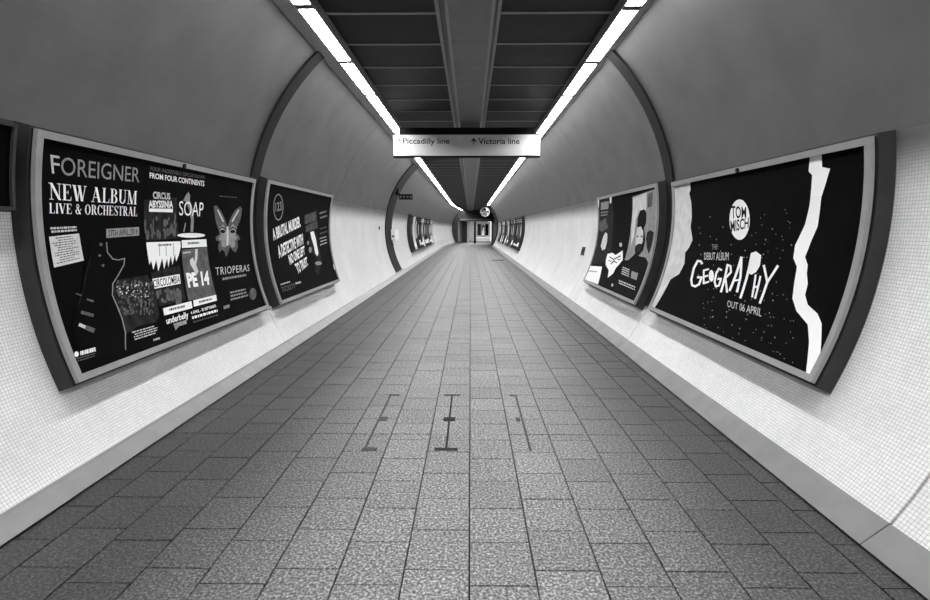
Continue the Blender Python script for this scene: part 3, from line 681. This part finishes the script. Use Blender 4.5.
# ------------------------------------------------------------------ hanging direction sign
YS = 10.0
a = at_y(393, 134.8, YS); b = at_y(540, 157.2, YS)
sx0, sx1, sz0, sz1 = a.x, b.x, b.z, a.z
sg = thing('direction_sign', ((sx0 + sx1) / 2, YS, sz0), 'long white hanging sign giving directions to two lines', 'sign')
part('sign_board', boxes((sx0, sx1, YS, YS + .12, sz0 + .03, sz1), bevel=.006), M_SIGN, sg)
part('lower_edge', boxes((sx0, sx1, YS - .004, YS + .125, sz0, sz0 + .029)), M_EDGE, sg)
part('upper_edge', boxes((sx0, sx1, YS - .004, YS + .125, sz1 + .001, sz1 + .012)), M_BOX, sg)
part('mounting_box', boxes((sx0 + .12, sx1 - .12, YS + .02, YS + .16, sz1 + .013, sz1 + .135)), M_EDGE, sg)
part('hanger', boxes((-.2, .18, YS + .05, YS + .13, sz1 + .1355, dz - .009)), M_DUCT, sg)
def sign_print(polys, px, m, name='lettering'):
    c = [at_y(x, y, YS) for x, y in px]; bm = bmesh.new()
    for p in polys:
        vs = []
        for u, v in p:
            t = c[0].lerp(c[1], u); d = c[3].lerp(c[2], u); w = d.lerp(t, v); vs.append(bm.verts.new((w.x, YS - .002, w.z)))
        bm.faces.new(vs)
    return part(name, bm, m, sg)
arrow = stroke([(.5, 0), (.5, .85)], .16) + [[(.5, 1), (1, .5), (.82, .38), (.5, .72), (.18, .38), (0, .5)]]
sign_print(text_polys('Piccadilly line', .012), [(403, 138.2), (449.5, 138.2), (449.5, 145.6), (403, 145.6)], M_INK)
sign_print(text_polys('Victoria line', .012), [(478.5, 138.2), (519.5, 138.2), (519.5, 144.2), (478.5, 144.2)], M_INK)
sign_print(arrow, [(396.8, 138), (402, 138), (402, 144.3), (396.8, 144.3)], M_GLARE, 'arrow')
sign_print(arrow, [(471, 138), (476.6, 138), (476.6, 144.3), (471, 144.3)], M_INK, 'arrow')
# ------------------------------------------------------------------ small fixtures
p = at_y(399.2, 194.2, 17.0); p2 = at_y(412.6, 199.6, 17.0)
ex = thing('exit_sign', ((p.x + p2.x) / 2, 17.0, p2.z), 'small black projecting exit sign bracketed from the dark rib', 'sign')
part('sign_box', boxes((p.x, p2.x, 16.95, 17.05, p2.z, p.z), bevel=.006), M_INK, ex)
for i in range(4):
    w = (p2.x - p.x) / 4
    part('lettering', boxes((p.x + w * (i + .25), p.x + w * (i + .8), 16.945, 16.949, p2.z + .06, p.z - .06)), M_MID, ex)
wx = LW.P(17.0, LW.s_at(p.z + .05), .03)
part('bracket', cyl(bmesh.new(), (p.x + .02, 17.0, p.z - .03), (wx.x + .01, 17.0, p.z + .08), .035, 10), M_INK, ex)
part('bracket', boxes((wx.x - .0, wx.x + .1, 16.92, 17.08, p.z - .02, p.z + .18)), M_INK, ex)
s_b = LW.hit(394, 243, .1)[1]; s_t = LW.hit(394, 229.5, .1)[1]
pb = LW.P(17.6, s_b, 0)
hb = thing('wall_box', pb, 'small white box on dark backplate beside the dark rib', 'wall box')
part('backplate', cbox(LW, 17.3, 17.9, s_b - .05, s_t - .5, .031, .06), M_INK, hb)
part('cover', cbox(LW, 17.45, 18.35, s_b + .1, s_t, .061, .20), M_WHITE, hb)
part('slot', cbox(LW, 17.44, 17.449, s_b + .2, s_t - .2, .09, .16), M_MID, hb)
yb, sb_ = LW.hit(379.5, 228, .02)
tag(part('wall_button', cyl(bmesh.new(), LW.P(yb, sb_, .001), LW.P(yb, sb_, .03), .06, 16, .045), M_MID, None), 'small round grey disc on mosaic wall before the rib', 'wall fitting')
ya, sa = RW.hit(582.5, 251, .02)
wp = thing('wall_plate', RW.P(ya, sa - .1, 0), 'small dark square socket plate beside the portrait poster', 'wall plate')
part('plate', cbox(RW, ya - .14, ya + .14, sa - .09, sa + .09, .001, .014, n=2), M_BOX, wp)
part('socket', cbox(RW, ya - .07, ya + .07, sa - .05, sa + .05, .0141, .022, n=2), M_EDGE, wp)
pc = at_y(478, 198.5, 30.0)
# ------------------------------------------------------------------ the tunnel's far end and the lobby beyond
M_CLAD = mat('dark_cladding', .03, .5, .35, .2, 2)
M_LOB = mat('lobby_wall', .40, .6, .3, .15, 2)
M_LWH = mat('lobby_white', .75, .5, .3)
ring = cbox(RW, 46.0, 46.6, RW.s_at(.02), ST_R, -.02, .16, n=26)
struct(part('trim_2', ring, M_CLAD, None), 'dark ring closing the mosaic wall at the junction')
struct(part('wall_side', boxes((2.62, 2.72, 46.6, Y_END, 0, ZC)), M_CLAD, None), 'dark clad side wall of the junction')
OX0, OX1, OZ = at_y(458, 229, Y_END).x, at_y(491.5, 229, Y_END).x, at_y(470, 221.3, Y_END).z
struct(part('wall_end', boxes((-3.4, OX0, Y_END + .01, Y_END + .3, 0, ZC + .06), (OX1, 2.75, Y_END + .01, Y_END + .3, 0, ZC + .06), (OX0, OX1, Y_END + .01, Y_END + .3, OZ, ZC + .06)), M_CLAD, None), 'dark bulkhead wall with a wide opening')
struct(part('trim_3', boxes((OX0 + .2, OX1 - .1, Y_END - .05, Y_END + .005, OZ + .10, OZ + .28)), M_DUCT, None), 'grey strip across the opening lintel')
struct(part('wall_lobby', boxes((-3.4, 4.2, 67, 67.2, 0, 3.2)), M_LOB, None), 'pale back wall of the lobby')
struct(part('wall_lobby_left', boxes((-3.4, -3.3, Y_END + .3, 67, 0, 3.2)), M_LOB, None), 'pale side wall of the lobby')
struct(part('wall_lobby_right', boxes((3.2, 3.3, Y_END + .3, 67, 0, 3.2)), M_LOB, None), 'pale far side wall of the lobby')
struct(part('ceiling_lobby', boxes((-3.4, 3.3, Y_END + .3, 67, 3.1, 3.2)), M_LOB, None), 'lobby ceiling')
struct(part('wall_back', boxes((-3.0, 2.8, Y_BACK - .1, Y_BACK, 0, 4.6)), M_LOB, None), 'plain wall closing the tunnel behind')
struct(part('ceiling_slab', boxes((-1.9, 1.9, Y_BACK, Y_END, ZC + .07, ZC + .1)), M_JOINT, None), 'dark slab above the ceiling panels')
# lobby fittings
lp = thing('lobby_light', (0.6, 62, 3.1), 'bright square ceiling light in the lobby beyond', 'ceiling light')
part('frame', boxes((-.6, 1.8, 60.8, 63.2, 3.06, 3.0999)), M_FLANGE, lp)
M_LD = emit('lobby_diffuser', 22.0)
part('diffuser', boxes((-.5, 1.7, 60.9, 63.1, 3.05, 3.0595)), M_LD, lp)
X = lambda x, Y: at_y(x, 229, Y).x
Z = lambda y, Y: at_y(470, y, Y).z
pl = thing('lobby_pillar', (X(465, 60), 60, 0), 'dark pillar with pale edge strips beyond the opening', 'pillar')
part('shaft', boxes((X(462, 60), X(467, 60), 59.6, 60.2, 0, 3.05)), M_CLAD, pl)
part('edge_strip', boxes((X(459.0, 60), X(460.2, 60), 59.5, 60.2, 0, 3.05)), M_LOB, pl)
part('edge_strip', boxes((X(467.2, 60), X(468.8, 60), 59.5, 60.2, 0, 3.05)), M_LWH, pl)
part('panel', boxes((X(460.2, 60), X(462, 60), 59.6, 60.2, 0, 3.05)), M_DUCT, pl)
bp_ = thing('black_post', (X(475, 55.5), 55.5, 0), 'slim black post standing in front of the opening', 'post')
bx_ = X(475, 55.5)
part('base', cyl(bmesh.new(), (bx_, 55.5, .0015), (bx_, 55.5, .05), .17, 20), M_INK, bp_)
part('post', cyl(bmesh.new(), (bx_, 55.5, .05), (bx_, 55.5, 2.30), .11, 20, .10), M_INK, bp_)
part('cap', cyl(bmesh.new(), (bx_, 55.5, 2.30), (bx_, 55.5, 2.36), .13, 20, .09), M_INK, bp_)
bn = thing('lobby_plinth', (X(484, 65), 65, 0), 'long white plinth along the lobby back wall', 'plinth')
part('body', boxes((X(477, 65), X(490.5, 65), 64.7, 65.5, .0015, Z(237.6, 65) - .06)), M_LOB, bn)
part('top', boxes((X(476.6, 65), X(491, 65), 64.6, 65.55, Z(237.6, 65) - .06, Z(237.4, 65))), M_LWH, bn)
for nm, lab, x0, x1, ya_, yb_, m in (('lobby_poster', 'dark framed poster on the lobby back wall near the pillar', 477.5, 481, 224, 235.5, M_DARK), ('lobby_poster', 'framed poster with pale figure on the lobby back wall', 481.6, 484.6, 225, 236.5, M_MID), ('lobby_poster', 'black framed poster at the end of the lobby back wall', 485.2, 488.5, 224, 235.5, M_BLACK)):
    t = thing(nm, ((X(x0, 66.9) + X(x1, 66.9)) / 2, 66.95, Z(yb_, 66.9)), lab, 'poster')
    part('frame', boxes((X(x0, 66.9), X(x1, 66.9), 66.95, 66.999, Z(yb_, 66.9), Z(ya_, 66.9))), M_EDGE, t)
    part('sheet', boxes((X(x0, 66.9) + .06, X(x1, 66.9) - .06, 66.94, 66.9499, Z(yb_, 66.9) + .06, Z(ya_, 66.9) - .06)), m, t)
    if m is M_MID:
        bm = bmesh.new(); xm = (X(x0, 66.9) + X(x1, 66.9)) / 2; zb = Z(yb_, 66.9)
        f = bm.faces.new([bm.verts.new((xm + u * .16, 66.935, zb + .1 + v * 1.0)) for u, v in ((-1, 0), (.8, 0), (1, .5), (.6, .7), (.9, 1), (0, 1.1), (-.3, .75), (-.9, .5))])
        part('pale_figure', bm, M_WHITE, t)
df = thing('door_frame', (X(491, 64), 64, 0), 'white door frame at the side of the lobby', 'door frame')
part('jamb', boxes((X(490.4, 64), X(491.6, 64), 64, 64.15, .0015, Z(222, 64))), M_LWH, df)
part('head', boxes((X(488.0, 64), X(491.6, 64), 64, 64.15, Z(222, 64), Z(220.8, 64))), M_LWH, df)
# round convex mirror at the junction
pm_ = at_y(485, 212, 45.2)
mr = thing('convex_mirror', (pm_.x, 45.2, pm_.z - .4), 'round convex safety mirror hung high by the dark ring', 'mirror')
bm = bmesh.new(); bmesh.ops.create_uvsphere(bm, u_segments=32, v_segments=20, radius=.62)
bmesh.ops.bisect_plane(bm, geom=bm.verts[:] + bm.edges[:] + bm.faces[:], plane_co=(0, 0, .49), plane_no=(0, 0, -1), clear_outer=True)
rotm = Vector((-.28, -1, -.22)).to_track_quat('Z', 'Y').to_matrix().to_4x4()
for f in bm.faces: f.smooth = True
bm.transform(Matrix.Translation(pm_) @ rotm @ Matrix.Translation((0, 0, -.49)))
part('mirror_face', bm, mat('mirror_silver', .85, .04, .5, metal=1.), mr)
bm = bmesh.new()
for i in range(32):
    t0, t1 = i * math.pi / 16, (i + 1) * math.pi / 16
    vs = [bm.verts.new((r * math.cos(t), r * math.sin(t), z)) for t in (t0, t1) for r, z in ((.37, -.03), (.42, -.03), (.42, .03), (.37, .03))]
    for k in range(4): bm.faces.new((vs[k], vs[(k + 1) % 4], vs[4 + (k + 1) % 4], vs[4 + k]))
bm.transform(Matrix.Translation(pm_) @ rotm)
part('rim', bm, M_LWH, mr)
part('arm', cyl(bmesh.new(), pm_ - (rotm @ Vector((0, 0, .02))), (pm_.x + .12, 45.5, ZC + .02), .03, 10), M_INK, mr)
for o in list(bpy.data.objects):
    if 'rect' in o: del o['rect']
